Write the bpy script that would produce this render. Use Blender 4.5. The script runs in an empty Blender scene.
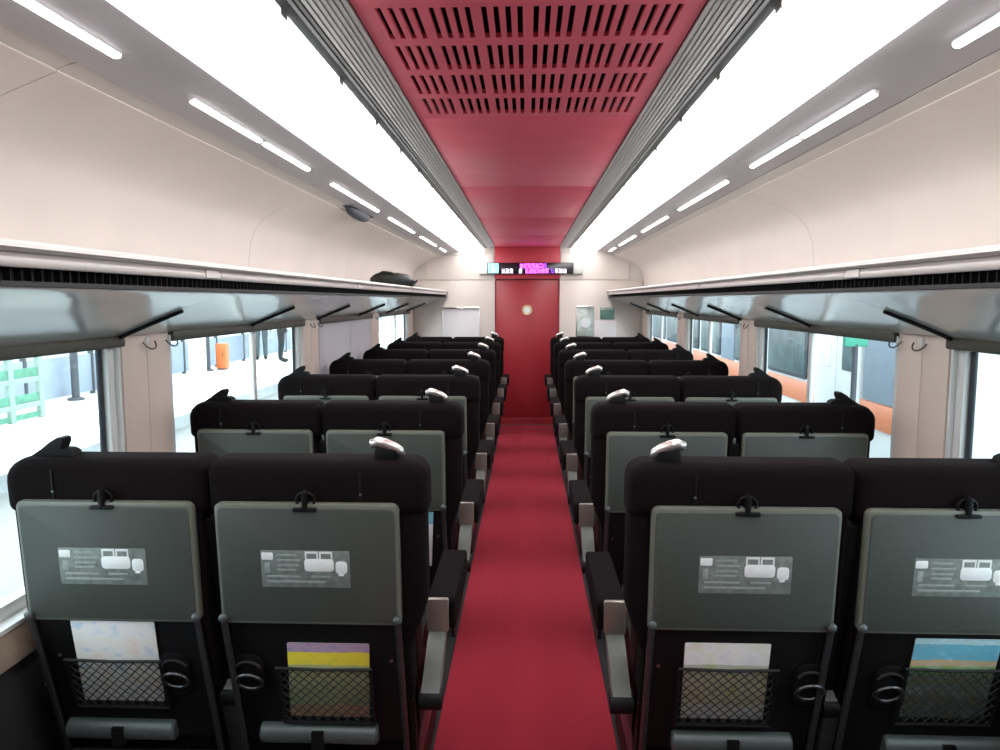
import bpy, bmesh, math, random
from mathutils import Vector, Matrix
random.seed(7)
SC = bpy.context.scene
COL = SC.collection
PI = math.pi

# ------------------------------------------------------------------ camera
F_PX = 730.0
YAW = math.atan(27 / F_PX)
PITCH = math.atan(75 / F_PX * math.cos(YAW))
cam_d = bpy.data.cameras.new('camera')
cam_d.sensor_width = 36.0
cam_d.lens = F_PX / 1000.0 * 36.0
cam_d.clip_start = 0.02
cam_d.clip_end = 300
cam = bpy.data.objects.new('camera', cam_d)
COL.objects.link(cam)
cam.location = (0, 0, 1.52)
cam.rotation_euler = (PI / 2 - PITCH, 0, YAW)
SC.camera = cam

# ------------------------------------------------------------------ world, exposure
SKY_STRENGTH = 4.0
PANEL_LIGHT = 7.0
STRIP_LIGHT = 9.0
w = bpy.data.worlds.new('sky')
SC.world = w
w.use_nodes = True
bg = w.node_tree.nodes['Background']
bg.inputs[0].default_value = (0.86, 0.95, 1.0, 1)
bg.inputs[1].default_value = SKY_STRENGTH
vs = SC.view_settings
vs.view_transform = 'Standard'
vs.look = 'None'
vs.exposure = 0.3
vs.gamma = 1.0
vs.use_curve_mapping = False


# ------------------------------------------------------------------ materials
def mat(name, col, rough=0.5, metal=0.0, var=0.0, scale=40.0, bump=0.0, bscale=200.0, spec=0.5, stretch=None, sheen=0.0):
    m = bpy.data.materials.new(name)
    m.use_nodes = True
    nt = m.node_tree
    p = nt.nodes['Principled BSDF']
    p.inputs['Base Color'].default_value = (*col, 1)
    p.inputs['Roughness'].default_value = rough
    p.inputs['Metallic'].default_value = metal
    p.inputs['Specular IOR Level'].default_value = spec
    if sheen:
        p.inputs['Sheen Weight'].default_value = sheen
    tc = nt.nodes.new('ShaderNodeTexCoord')
    src = tc.outputs['Object']
    if stretch:
        mp = nt.nodes.new('ShaderNodeMapping')
        mp.inputs['Scale'].default_value = stretch
        nt.links.new(src, mp.inputs['Vector'])
        src = mp.outputs['Vector']
    if var:
        n = nt.nodes.new('ShaderNodeTexNoise')
        n.inputs['Scale'].default_value = scale
        n.inputs['Detail'].default_value = 4
        nt.links.new(src, n.inputs['Vector'])
        r = nt.nodes.new('ShaderNodeValToRGB')
        r.color_ramp.elements[0].position = 0.3
        r.color_ramp.elements[1].position = 0.7
        r.color_ramp.elements[0].color = tuple(c * (1 - var) for c in col) + (1,)
        r.color_ramp.elements[1].color = tuple(min(1, c * (1 + var)) for c in col) + (1,)
        nt.links.new(n.outputs['Fac'], r.inputs['Fac'])
        nt.links.new(r.outputs['Color'], p.inputs['Base Color'])
    if bump:
        n2 = nt.nodes.new('ShaderNodeTexNoise')
        n2.inputs['Scale'].default_value = bscale
        nt.links.new(src, n2.inputs['Vector'])
        b = nt.nodes.new('ShaderNodeBump')
        b.inputs['Strength'].default_value = bump
        b.inputs['Distance'].default_value = 0.01
        nt.links.new(n2.outputs['Fac'], b.inputs['Height'])
        nt.links.new(b.outputs['Normal'], p.inputs['Normal'])
    return m


def emit(name, col, strength):
    m = bpy.data.materials.new(name)
    m.use_nodes = True
    nt = m.node_tree
    p = nt.nodes['Principled BSDF']
    p.inputs['Base Color'].default_value = (*[c * 0.8 for c in col], 1)
    p.inputs['Emission Color'].default_value = (*col, 1)
    p.inputs['Emission Strength'].default_value = strength
    return m


def glassy(name, tint=(0.93, 0.98, 0.99), refl=0.07):
    m = bpy.data.materials.new(name)
    m.use_nodes = True
    nt = m.node_tree
    nt.nodes.remove(nt.nodes['Principled BSDF'])
    out = nt.nodes['Material Output']
    t = nt.nodes.new('ShaderNodeBsdfTransparent')
    t.inputs[0].default_value = (*tint, 1)
    g = nt.nodes.new('ShaderNodeBsdfGlossy')
    g.inputs['Roughness'].default_value = 0.03
    lw = nt.nodes.new('ShaderNodeLayerWeight')
    lw.inputs['Blend'].default_value = 0.5
    pw = nt.nodes.new('ShaderNodeMath')
    pw.operation = 'POWER'
    pw.inputs[1].default_value = 5.0
    nt.links.new(lw.outputs['Facing'], pw.inputs[0])
    fr = nt.nodes.new('ShaderNodeMath')
    fr.operation = 'MULTIPLY_ADD'
    fr.inputs[1].default_value = 0.30
    fr.inputs[2].default_value = 0.02
    nt.links.new(pw.outputs[0], fr.inputs[0])
    mx = nt.nodes.new('ShaderNodeMixShader')
    nt.links.new(fr.outputs[0], mx.inputs[0])
    nt.links.new(t.outputs[0], mx.inputs[1])
    nt.links.new(g.outputs[0], mx.inputs[2])
    nt.links.new(mx.outputs[0], out.inputs['Surface'])
    return m


def cover(name, stops, nscale=9.0, namount=0.35, palette=None):
    """printed magazine cover: bands up the page (generated Z) with loose colour blobs"""
    m = bpy.data.materials.new(name)
    m.use_nodes = True
    nt = m.node_tree
    p = nt.nodes['Principled BSDF']
    p.inputs['Roughness'].default_value = 0.35
    tc = nt.nodes.new('ShaderNodeTexCoord')
    sep = nt.nodes.new('ShaderNodeSeparateXYZ')
    nt.links.new(tc.outputs['Generated'], sep.inputs[0])
    r = nt.nodes.new('ShaderNodeValToRGB')
    cr = r.color_ramp
    cr.interpolation = 'CONSTANT'
    while len(cr.elements) < len(stops):
        cr.elements.new(0.5)
    for e, (pos, c) in zip(cr.elements, stops):
        e.position = pos
        e.color = (*c, 1)
    n0 = nt.nodes.new('ShaderNodeTexNoise')
    n0.inputs['Scale'].default_value = 6
    nt.links.new(tc.outputs['Generated'], n0.inputs['Vector'])
    ma = nt.nodes.new('ShaderNodeMath')
    ma.operation = 'MULTIPLY_ADD'
    ma.inputs[1].default_value = 0.04
    nt.links.new(n0.outputs['Fac'], ma.inputs[0])
    nt.links.new(sep.outputs['Z'], ma.inputs[2])
    nt.links.new(ma.outputs[0], r.inputs['Fac'])
    n = nt.nodes.new('ShaderNodeTexNoise')
    n.inputs['Scale'].default_value = nscale
    n.inputs['Detail'].default_value = 3
    nt.links.new(tc.outputs['Generated'], n.inputs['Vector'])
    r2 = nt.nodes.new('ShaderNodeValToRGB')
    pal = palette or [(0.9, 0.6, 0.5), (0.9, 0.9, 0.9), (0.35, 0.6, 0.9)]
    cr2 = r2.color_ramp
    while len(cr2.elements) < len(pal):
        cr2.elements.new(0.5)
    for i, (e, c) in enumerate(zip(cr2.elements, pal)):
        e.position = 0.32 + 0.36 * i / max(1, len(pal) - 1)
        e.color = (*c, 1)
    nt.links.new(n.outputs['Fac'], r2.inputs['Fac'])
    mx = nt.nodes.new('ShaderNodeMix')
    mx.data_type = 'RGBA'
    mx.inputs['Factor'].default_value = namount
    nt.links.new(r.outputs['Color'], mx.inputs[6])
    nt.links.new(r2.outputs['Color'], mx.inputs[7])
    nt.links.new(mx.outputs[2], p.inputs['Base Color'])
    return m


M = dict(
    cream=mat('cream_wall_plastic', (0.62, 0.555, 0.51), 0.38, var=0.03, scale=3),
    pillar=mat('beige_pillar_plastic', (0.80, 0.67, 0.59), 0.45, var=0.03, scale=4),
    white=mat('white_frame_paint', (0.78, 0.80, 0.78), 0.35, var=0.02, scale=6),
    cove=mat('cove_plastic', (0.55, 0.515, 0.475), 0.42, var=0.03, scale=3),
    greypanel=mat('grey_ceiling_plastic', (0.42, 0.40, 0.42), 0.45, var=0.04, scale=5),
    redceil=mat('red_ceiling_laminate', (0.90, 0.16, 0.23), 0.5, var=0.05, scale=8),
    header=mat('red_header_laminate', (0.50, 0.045, 0.07), 0.5, var=0.05, scale=8),
    reddoor=mat('red_door_paint', (0.34, 0.022, 0.032), 0.38, var=0.06, scale=6),
    carpet=mat('red_carpet_pile', (0.38, 0.014, 0.036), 0.95, var=0.12, scale=120, bump=0.5, bscale=500),
    darkfloor=mat('dark_floor_vinyl', (0.010, 0.009, 0.010), 0.8, var=0.2, scale=30),
    darkwall=mat('dark_heater_cover', (0.02, 0.02, 0.022), 0.6, var=0.1, scale=20),
    darkback=mat('dark_brown_laminate', (0.05, 0.03, 0.028), 0.5, var=0.1, scale=10),
    dark=mat('black_recess', (0.008, 0.008, 0.009), 0.8),
    black=mat('black_plastic', (0.005, 0.005, 0.0055), 0.55, var=0.1, scale=60, spec=0.2),
    fabric=mat('black_seat_velour', (0.0075, 0.0052, 0.0055), 0.95, var=0.3, scale=160, bump=0.25, bscale=700, spec=0.08),
    maroon=mat('maroon_seat_moquette', (0.025, 0.005, 0.007), 0.95, var=0.3, scale=120, bump=0.3, bscale=600, spec=0.15),
    tray=mat('grey_green_tray_plastic', (0.054, 0.064, 0.057), 0.5, var=0.06, scale=200, bump=0.05, bscale=900),
    trayrim=mat('grey_green_tray_edge', (0.13, 0.14, 0.115), 0.4, var=0.05, scale=100),
    alu=mat('brushed_aluminium', (0.55, 0.56, 0.55), 0.32, 1.0, var=0.05, scale=40),
    slat=mat('grey_slat_aluminium', (0.66, 0.67, 0.66), 0.45, 0.1, var=0.05, scale=30),
    chrome=mat('polished_chrome', (0.82, 0.80, 0.78), 0.12, 1.0, var=0.02, scale=20),
    satin=mat('satin_silver_metal', (0.86, 0.82, 0.78), 0.36, 0.85, var=0.03, scale=30),
    darkmetal=mat('dark_metal_bar', (0.09, 0.09, 0.095), 0.35, 0.8, var=0.1, scale=40),
    armgrey=mat('grey_green_armrest_plastic', (0.11, 0.12, 0.11), 0.5, var=0.05, scale=60),
    armcap=mat('beige_metal_cap', (0.28, 0.25, 0.22), 0.35, 0.4, var=0.05, scale=60),
    under=mat('glossy_rack_underside', (0.62, 0.62, 0.60), 0.14, 0.2, var=0.03, scale=5),
    rail=mat('grey_rack_rail', (0.58, 0.56, 0.54), 0.3, 0.2, var=0.03, scale=20),
    shelf=mat('rack_shelf_metal', (0.55, 0.54, 0.52), 0.35, 0.4, var=0.05, scale=12),
    blindrail=mat('olive_dark_blind_rail', (0.075, 0.075, 0.06), 0.5, var=0.1, scale=30),
    blind=mat('white_blind_cloth', (0.70, 0.66, 0.68), 0.85, var=0.03, scale=90, bump=0.1, bscale=400),
    gasket=mat('dark_window_gasket', (0.02, 0.03, 0.04), 0.5, var=0.1, scale=30),
    tan=mat('tan_window_sill', (0.42, 0.33, 0.25), 0.4, var=0.12, scale=18),
    glass=glassy('window_glass'),
    lightpanel=emit('ceiling_light_diffuser', (1.0, 0.985, 0.985), PANEL_LIGHT),
    strip=emit('led_strip_diffuser', (1.0, 0.97, 0.97), STRIP_LIGHT),
    sticker=mat('sticker_grey_film', (0.17, 0.20, 0.185), 0.3, var=0.25, scale=60),
    print=mat('sticker_print_white', (0.78, 0.82, 0.82), 0.4, var=0.04, scale=50),
    printdim=mat('sticker_print_grey', (0.27, 0.31, 0.30), 0.4, var=0.15, scale=90),
    net=mat('black_elastic_net', (0.014, 0.015, 0.016), 0.8, var=0.2, scale=90),
    footrest=mat('grey_footrest_tube', (0.085, 0.10, 0.098), 0.45, 0.3, var=0.08, scale=60),
    bag=mat('black_nylon_bag', (0.012, 0.014, 0.014), 0.6, var=0.4, scale=25, bump=0.6, bscale=60),
    paper=mat('magazine_pages', (0.75, 0.73, 0.68), 0.8, var=0.1, scale=200),
    board=mat('white_notice_board', (0.66, 0.63, 0.64), 0.3, var=0.03, scale=4),
    poster=mat('pale_green_poster', (0.50, 0.57, 0.53), 0.4, var=0.35, scale=12),
    greensign=mat('dark_green_sign', (0.09, 0.19, 0.15), 0.4, var=0.1, scale=20),
    brass=mat('brass_badge', (0.62, 0.50, 0.30), 0.3, 0.7, var=0.08, scale=40),
    signbox=mat('sign_box_black', (0.01, 0.01, 0.014), 0.25),
    signend=mat('sign_box_grey', (0.45, 0.46, 0.42), 0.4, var=0.05, scale=20),
    led_m=emit('led_magenta', (1.0, 0.12, 0.95), 3.2),
    led_w=emit('led_lilac_white', (0.85, 0.78, 1.0), 2.2),
    led_c=emit('led_cyan', (0.35, 0.9, 1.0), 1.6),
    led_v=emit('led_violet', (0.35, 0.05, 1.0), 2.0),
    speaker=mat('slate_blue_plastic', (0.03, 0.037, 0.05), 0.6, var=0.1, scale=30),
    # outdoors
    platform=mat('pale_concrete', (0.78, 0.78, 0.75), 0.85, var=0.05, scale=2.5, bump=0.1, bscale=60),
    platedge=mat('platform_edge_concrete', (0.42, 0.45, 0.45), 0.9, var=0.12, scale=4),
    yellow=mat('yellow_tactile_paint', (0.80, 0.74, 0.52), 0.8, var=0.08, scale=9),
    ballast=mat('track_ballast', (0.30, 0.32, 0.33), 0.95, var=0.45, scale=14, bump=0.8, bscale=25),
    steel=mat('rail_steel', (0.35, 0.36, 0.38), 0.4, 0.8, var=0.15, scale=8),
    sleeper=mat('concrete_sleeper', (0.40, 0.40, 0.39), 0.9, var=0.15, scale=9),
    bluewall=mat('blue_grey_panel', (0.27, 0.32, 0.39), 0.7, var=0.08, scale=3),
    post=mat('dark_steel_post', (0.06, 0.065, 0.075), 0.6, var=0.1, scale=8),
    whitecol=mat('white_column_paint', (0.80, 0.82, 0.82), 0.6, var=0.03, scale=5),
    orange=mat('orange_paint', (0.62, 0.16, 0.045), 0.5, var=0.05, scale=6),
    greenpanel=mat('green_mesh_panel', (0.10, 0.28, 0.19), 0.7, var=0.2, scale=9),
    lattice=mat('mint_white_lattice', (0.26, 0.35, 0.31), 0.6, var=0.04, scale=9),
    trainwhite=mat('train_white_paint', (0.55, 0.56, 0.56), 0.35, var=0.03, scale=3),
    trainblue=mat('train_slate_panel', (0.17, 0.215, 0.265), 0.5, var=0.06, scale=5),
    trainorange=mat('train_orange_band', (0.50, 0.14, 0.05), 0.4, var=0.05, scale=4),
    trainglass=mat('train_teal_window', (0.030, 0.060, 0.065), 0.35, var=0.6, scale=5),
    traindark=mat('train_underframe', (0.05, 0.05, 0.055), 0.7, var=0.2, scale=9),
    sign_green=mat('green_sign_face', (0.05, 0.30, 0.20), 0.5, var=0.1, scale=9),
)


def translucent(m, col, fac):
    nt = m.node_tree
    p = nt.nodes['Principled BSDF']
    t = nt.nodes.new('ShaderNodeBsdfTranslucent')
    t.inputs[0].default_value = (*col, 1)
    mx = nt.nodes.new('ShaderNodeMixShader')
    mx.inputs[0].default_value = fac
    nt.links.new(p.outputs[0], mx.inputs[1])
    nt.links.new(t.outputs[0], mx.inputs[2])
    nt.links.new(mx.outputs[0], nt.nodes['Material Output'].inputs['Surface'])


translucent(M['blind'], (0.72, 0.66, 0.70), 0.22)      # daylight glows through the drawn cloth

# ------------------------------------------------------------------ mesh helpers
class MB:
    def __init__(self, fn=None):
        self.v, self.f, self.fn = [], [], fn

    def add(self, vs_, fs):
        o = len(self.v)
        self.v += [tuple(p) for p in vs_]
        self.f += [tuple(i + o for i in f) for f in fs]
        return self

    def box(self, x0, x1, y0, y1, z0, z1):
        return self.add([(x0, y0, z0), (x1, y0, z0), (x1, y1, z0), (x0, y1, z0), (x0, y0, z1), (x1, y0, z1), (x1, y1, z1), (x0, y1, z1)],
                        [(0, 3, 2, 1), (4, 5, 6, 7), (0, 1, 5, 4), (1, 2, 6, 5), (2, 3, 7, 6), (3, 0, 4, 7)])

    def loft(self, layers, cap=True, closed=True):
        n = len(layers[0])
        vs_, fs = [], []
        for L in layers:
            vs_ += L
        for k in range(len(layers) - 1):
            for i in range(n if closed else n - 1):
                j = (i + 1) % n
                fs.append((k * n + i, k * n + j, (k + 1) * n + j, (k + 1) * n + i))
        if cap:
            fs.append(tuple(range(n))[::-1])
            fs.append(tuple((len(layers) - 1) * n + i for i in range(n)))
        return self.add(vs_, fs)

    def slab(self, a0, a1, b0, b1, t0, t1, r=0.02, e=0.006, axis='y', n=4):
        """rounded-rectangle plate: a,b in-plane, t thickness; soft edges. axis = thickness axis"""
        steps = [(0, 1.0), (0.3, 0.3), (1, 0)]
        lay = []
        seq = [(t0 + e * s, e * i) for s, i in steps] + [(t1 - e * s, e * i) for s, i in steps[::-1]]
        for t, ins in seq:
            pts = rrect(a0 + ins, a1 - ins, b0 + ins, b1 - ins, max(r - ins, 0.001), n)
            if axis == 'y':
                lay.append([(a, t, b) for a, b in pts])
            elif axis == 'x':
                lay.append([(t, a, b) for a, b in pts])
            else:
                lay.append([(a, b, t) for a, b in pts])
        return self.loft(lay)

    def tube(self, path, r, n=8, closed=False, rs=None):
        P = [Vector(p) for p in path]
        lay = []
        N = len(P)
        prev = None
        for i, p in enumerate(P):
            if closed:
                d = P[(i + 1) % N] - P[i - 1]
            else:
                d = P[min(i + 1, N - 1)] - P[max(i - 1, 0)]
            d.normalize()
            if prev is None:
                up = Vector((0, 0, 1)) if abs(d.z) < 0.9 else Vector((1, 0, 0))
                a = d.cross(up).normalized()
            else:
                a = (prev - d * prev.dot(d)).normalized()
            prev = a
            b = d.cross(a)
            rr = rs[i] if rs else r
            lay.append([tuple(p + (a * math.cos(t) + b * math.sin(t)) * rr) for t in [2 * PI * k / n for k in range(n)]])
        if closed:
            lay.append(lay[0])
            return self.loft(lay, cap=False)
        return self.loft(lay)

    def lathe(self, prof, c=(0, 0, 0), axis='z', n=16):
        lay = []
        for r, h in prof:
            L = []
            for k in range(n):
                t = 2 * PI * k / n
                a, b = r * math.cos(t), r * math.sin(t)
                if axis == 'z':
                    L.append((c[0] + a, c[1] + b, c[2] + h))
                elif axis == 'y':
                    L.append((c[0] + a, c[1] + h, c[2] + b))
                else:
                    L.append((c[0] + h, c[1] + a, c[2] + b))
            lay.append(L)
        return self.loft(lay)

    def sheet(self, prof, t, y0, y1, ny=1):
        """extrude an (x,z) polyline along y with thickness t (offset along left normal)"""
        n = len(prof)
        off = []
        for i in range(n):
            a = Vector(prof[max(i - 1, 0)])
            b = Vector(prof[min(i + 1, n - 1)])
            d = (b - a).normalized()
            off.append((prof[i][0] - d.y * t, prof[i][1] + d.x * t))
        ring = list(prof) + off[::-1]
        return self.loft([[(x, y, z) for x, z in ring] for y in (y0, y1)])

    def prism(self, poly, t0, t1, axis='y'):
        if axis == 'y':
            return self.loft([[(a, t, b) for a, b in poly] for t in (t0, t1)])
        if axis == 'x':
            return self.loft([[(t, a, b) for a, b in poly] for t in (t0, t1)])
        return self.loft([[(a, b, t) for a, b in poly] for t in (t0, t1)])

    def mesh(self, name, m, smooth=True, angle=38):
        fn = self.fn
        vs_ = [fn(p) for p in self.v] if fn else self.v
        me = bpy.data.meshes.new(name)
        me.from_pydata([tuple(p) for p in vs_], [], self.f)
        bm = bmesh.new()
        bm.from_mesh(me)
        bmesh.ops.recalc_face_normals(bm, faces=bm.faces)
        bm.to_mesh(me)
        bm.free()
        if smooth:
            me.polygons.foreach_set('use_smooth', [True] * len(me.polygons))
            me.set_sharp_from_angle(angle=math.radians(angle))
        me.materials.append(m)
        return me

    def build(self, name, m, parent=None, smooth=True, label=None, loc=None, angle=38):
        o = bpy.data.objects.new(name, self.mesh(name, m, smooth, angle))
        COL.objects.link(o)
        if parent:
            o.parent = parent
        if loc:
            o.location = loc
        if label:
            o['label'] = label
        return o


def rrect(a0, a1, b0, b1, r, n=4):
    pts = []
    r = min(r, (a1 - a0) / 2 - 1e-5, (b1 - b0) / 2 - 1e-5)
    for cx, cy, t0 in ((a1 - r, b1 - r, 0), (a0 + r, b1 - r, 90), (a0 + r, b0 + r, 180), (a1 - r, b0 + r, 270)):
        for k in range(n + 1):
            t = math.radians(t0 + 90 * k / n)
            pts.append((cx + r * math.cos(t), cy + r * math.sin(t)))
    return pts


def tag(o, label, cat, group=None):
    o['label'] = label
    o['category'] = cat
    if group:
        o['group'] = group
    return o


def struct(o):
    o['kind'] = 'structure'
    return o


def empty(name, loc=(0, 0, 0)):
    o = bpy.data.objects.new(name, None)
    o.empty_display_size = 0.1
    COL.objects.link(o)
    o.location = loc
    return o


def copy_tree(o, parent=None):
    c = o.copy()
    COL.objects.link(c)
    c.parent = parent
    for ch in list(o.children):
        copy_tree(ch, c)
    return c


def dupe(o, parent, loc):
    c = o.copy()
    COL.objects.link(c)
    c.parent = parent
    c.location = loc
    return c


ORD = ['first', 'second', 'third', 'fourth', 'fifth', 'sixth', 'seventh', 'eighth', 'ninth']
Y_BACK, Y_END = -0.6, 8.80
SIDES = ((-1, 'left', 'platform'), (1, 'right', 'orange-banded train'))
PILLARS = [0.61, 2.58, 4.59, 6.56]
PH = 0.18
WINS = [(0.79, 2.40), (2.76, 4.41), (4.77, 6.38), (6.74, 8.42)]
ZS, ZT = 0.68, 1.385          # window sill and head
WX = 1.37                      # inner wall face

# ------------------------------------------------------------------ floor and carpet
fl = struct(MB().box(-1.5, 1.5, Y_BACK, Y_END + 0.1, -0.12, 0.0).build('floor', M['darkfloor'], smooth=False))
cp = MB().slab(-0.312, 0.312, Y_BACK + 0.02, Y_END - 0.03, 0.0005, 0.008, r=0.004, e=0.003, axis='z', n=1).build('aisle_carpet', M['carpet'])
tag(cp, 'long red carpet runner along the aisle floor up to the red door', 'carpet')

# ------------------------------------------------------------------ ceiling
ce = struct(MB().box(-1.5, 1.5, Y_BACK, Y_END + 0.1, 2.23, 2.32).build('ceiling', M['dark'], smooth=False))
ZC = 2.15
# grille panel: real slots, six groups of four in each of four rows
g = MB()
xs = []
for gi in range(6):
    for sj in range(4):
        x = -0.334 + 0.11526 * gi + 0.0264 * sj
        xs.append((x, x + 0.0125))
rows = [(1.647 + 0.239 * k, 1.647 + 0.239 * k + 0.187) for k in range(4)]
GY0, GY1 = 1.50, 2.605
yy = GY0
for r0, r1 in rows:
    g.box(-0.378, 0.378, yy, r0, ZC, ZC + 0.012)
    xx = -0.378
    for a, b in xs:
        g.box(xx, a, r0, r1, ZC, ZC + 0.012)
        xx = b
    g.box(xx, 0.378, r0, r1, ZC, ZC + 0.012)
    yy = r1
g.box(-0.378, 0.378, yy, GY1, ZC, ZC + 0.012)
g.build('grille_panel', M['redceil'], ce, smooth=False, label='red ceiling panel pierced by rows of black slots')
MB().box(-0.378, 0.378, GY0, GY1, ZC + 0.05, ZC + 0.06).build('duct_plate', M['dark'], ce, smooth=False)
seams = [Y_BACK, 0.30, 1.497]
for a, b in zip(seams[:-1], seams[1:]):
    MB().slab(-0.378, 0.378, a + 0.002, b - 0.002, ZC, ZC + 0.012, r=0.002, e=0.001, axis='z', n=1).build('ceiling_panel', M['redceil'], ce)
seams = [2.608, 4.16, 5.71, 7.26, 8.78]
for a, b in zip(seams[:-1], seams[1:]):
    MB().slab(-0.378, 0.378, a + 0.002, b - 0.002, ZC, ZC + 0.012, r=0.002, e=0.001, axis='z', n=1).build('ceiling_panel', M['redceil'], ce)

for sg, side, sname in SIDES:
    # louvre slats beside the red strip
    for k in range(9):
        s0 = 0.3835 + k * 0.0128
        z = ZC - 0.001 - 0.0016 * k
        prof = [(sg * s0, z), (sg * (s0 + 0.0085), z - 0.0012)]
        x0, x1 = sorted((sg * s0, sg * (s0 + 0.0098)))
        MB().box(x0, x1, Y_BACK, 8.76, z - 0.004, z + 0.006).build('louvre_slat', M['slat'] if k < 7 else M['darkmetal'], ce, smooth=False)
    x0, x1 = sorted((sg * 0.381, sg * 0.50))
    MB().box(x0, x1, Y_BACK, 8.76, ZC + 0.012, ZC + 0.02).build('louvre_tray', M['dark'], ce, smooth=False)
    prof = [(sg * 0.499, 2.137), (sg * 0.520, 2.130), (sg * 0.522, 2.140)]
    MB().sheet(prof, 0.004 * sg, Y_BACK, 8.76).build('louvre_edge_trim', M['footrest'], ce)
    # grey band carrying the strip lamps
    prof = [(sg * 0.815, 2.118), (sg * 0.817, 2.101), (sg * 0.90, 2.080), (sg * 0.945, 2.069), (sg * 1.005, 2.053), (sg * 1.012, 2.060)]
    MB().sheet(prof, -0.006 * sg if False else 0.006, Y_BACK, Y_END).build('lamp_band', M['greypanel'], ce)

# ------------------------------------------------------------------ continuous ceiling lights
for sg, side, sname in SIDES:
    t = empty('ceiling_light', (sg * 0.665, Y_BACK, 2.12))
    tag(t, 'long glowing white ceiling light panel over the %s side seats' % sname, 'ceiling light', 'long ceiling lights')
    inv = (-sg * 0.665, -Y_BACK, -2.12)
    sh = lambda p, i=inv: (p[0] + i[0], p[1] + i[1], p[2] + i[2])
    segs = [Y_BACK + 0.02 + 1.587 * k for k in range(7)]
    for a, b in zip(segs[:-1], segs[1:]):
        mb = MB(sh)
        prof = [(sg * 0.524, 2.134), (sg * 0.532, 2.108), (sg * 0.56, 2.088), (sg * 0.61, 2.078), (sg * 0.68, 2.075), (sg * 0.75, 2.082), (sg * 0.812, 2.100)]
        mb.sheet(prof, 0.006 * sg, a + 0.001, b - 0.001)
        mb.build('diffuser', M['lightpanel'], t)
    for k in range(19):
        y = -0.82 + 0.48 * k + 0.0
        if y > 8.5:
            break
        x0, x1 = sorted((sg * 0.518, sg * 0.534))
        MB(sh).box(x0, x1, y, y + 0.045, 2.118, 2.131).build('clip', M['chrome'], t, smooth=False)

# ------------------------------------------------------------------ strip lamps in the grey band
lamps = []
y = 2.03 - 1.437
while y < 8.4:
    lamps += [(y, y + 0.53), (y + 0.55, y + 1.085)]
    y += 1.437
for sg, side, sname in SIDES:
    n = 0
    for a, b in lamps:
        if b > 8.75:
            continue
        t = empty('strip_lamp', (sg * 0.922, a, 2.07))
        label = 'slim white LED strip lamp above the %s side rack, %s from the camera end' % (sname if sg < 0 else 'striped train', (ORD + ['tenth', 'eleventh', 'twelfth'])[n])
        tag(t, label, 'lamp', 'strip lamps in the grey bands')
        n += 1
        L = b - a
        tilt = math.atan(0.25) * sg
        ca, sa = math.cos(tilt), math.sin(tilt)
        rot = lambda p, ca=ca, sa=sa: (p[0] * ca + p[2] * sa, p[1], -p[0] * sa + p[2] * ca)
        MB(rot).slab(-0.011, 0.011, 0, L, -0.007, 0.004, r=0.012, e=0.003, axis='z').build('housing', M['white'], t)
        MB(rot).slab(-0.0088, 0.0088, 0.004, L - 0.004, -0.010, -0.005, r=0.0088, e=0.002, axis='z').build('diffuser', M['strip'], t)

# dark speaker under the left band
t = empty('ceiling_speaker', (-1.015, 4.42, 2.045))
tag(t, 'dark slate half-round speaker under the grey lamp band on the platform side', 'speaker')
lay = []
for r, h in ((0.0, -0.048), (0.5, -0.044), (0.85, -0.03), (1.0, 0.0)):
    lay.append([(r * 0.035 * math.cos(2 * PI * k / 20) + 0.0, r * 0.30 * math.sin(2 * PI * k / 20), h) for k in range(20)])
MB().loft(lay).build('grille', M['speaker'], t)
MB().slab(-0.04, 0.04, -0.31, 0.31, -0.002, 0.008, r=0.035, e=0.002, axis='z').build('base', M['speaker'], t)

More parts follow.
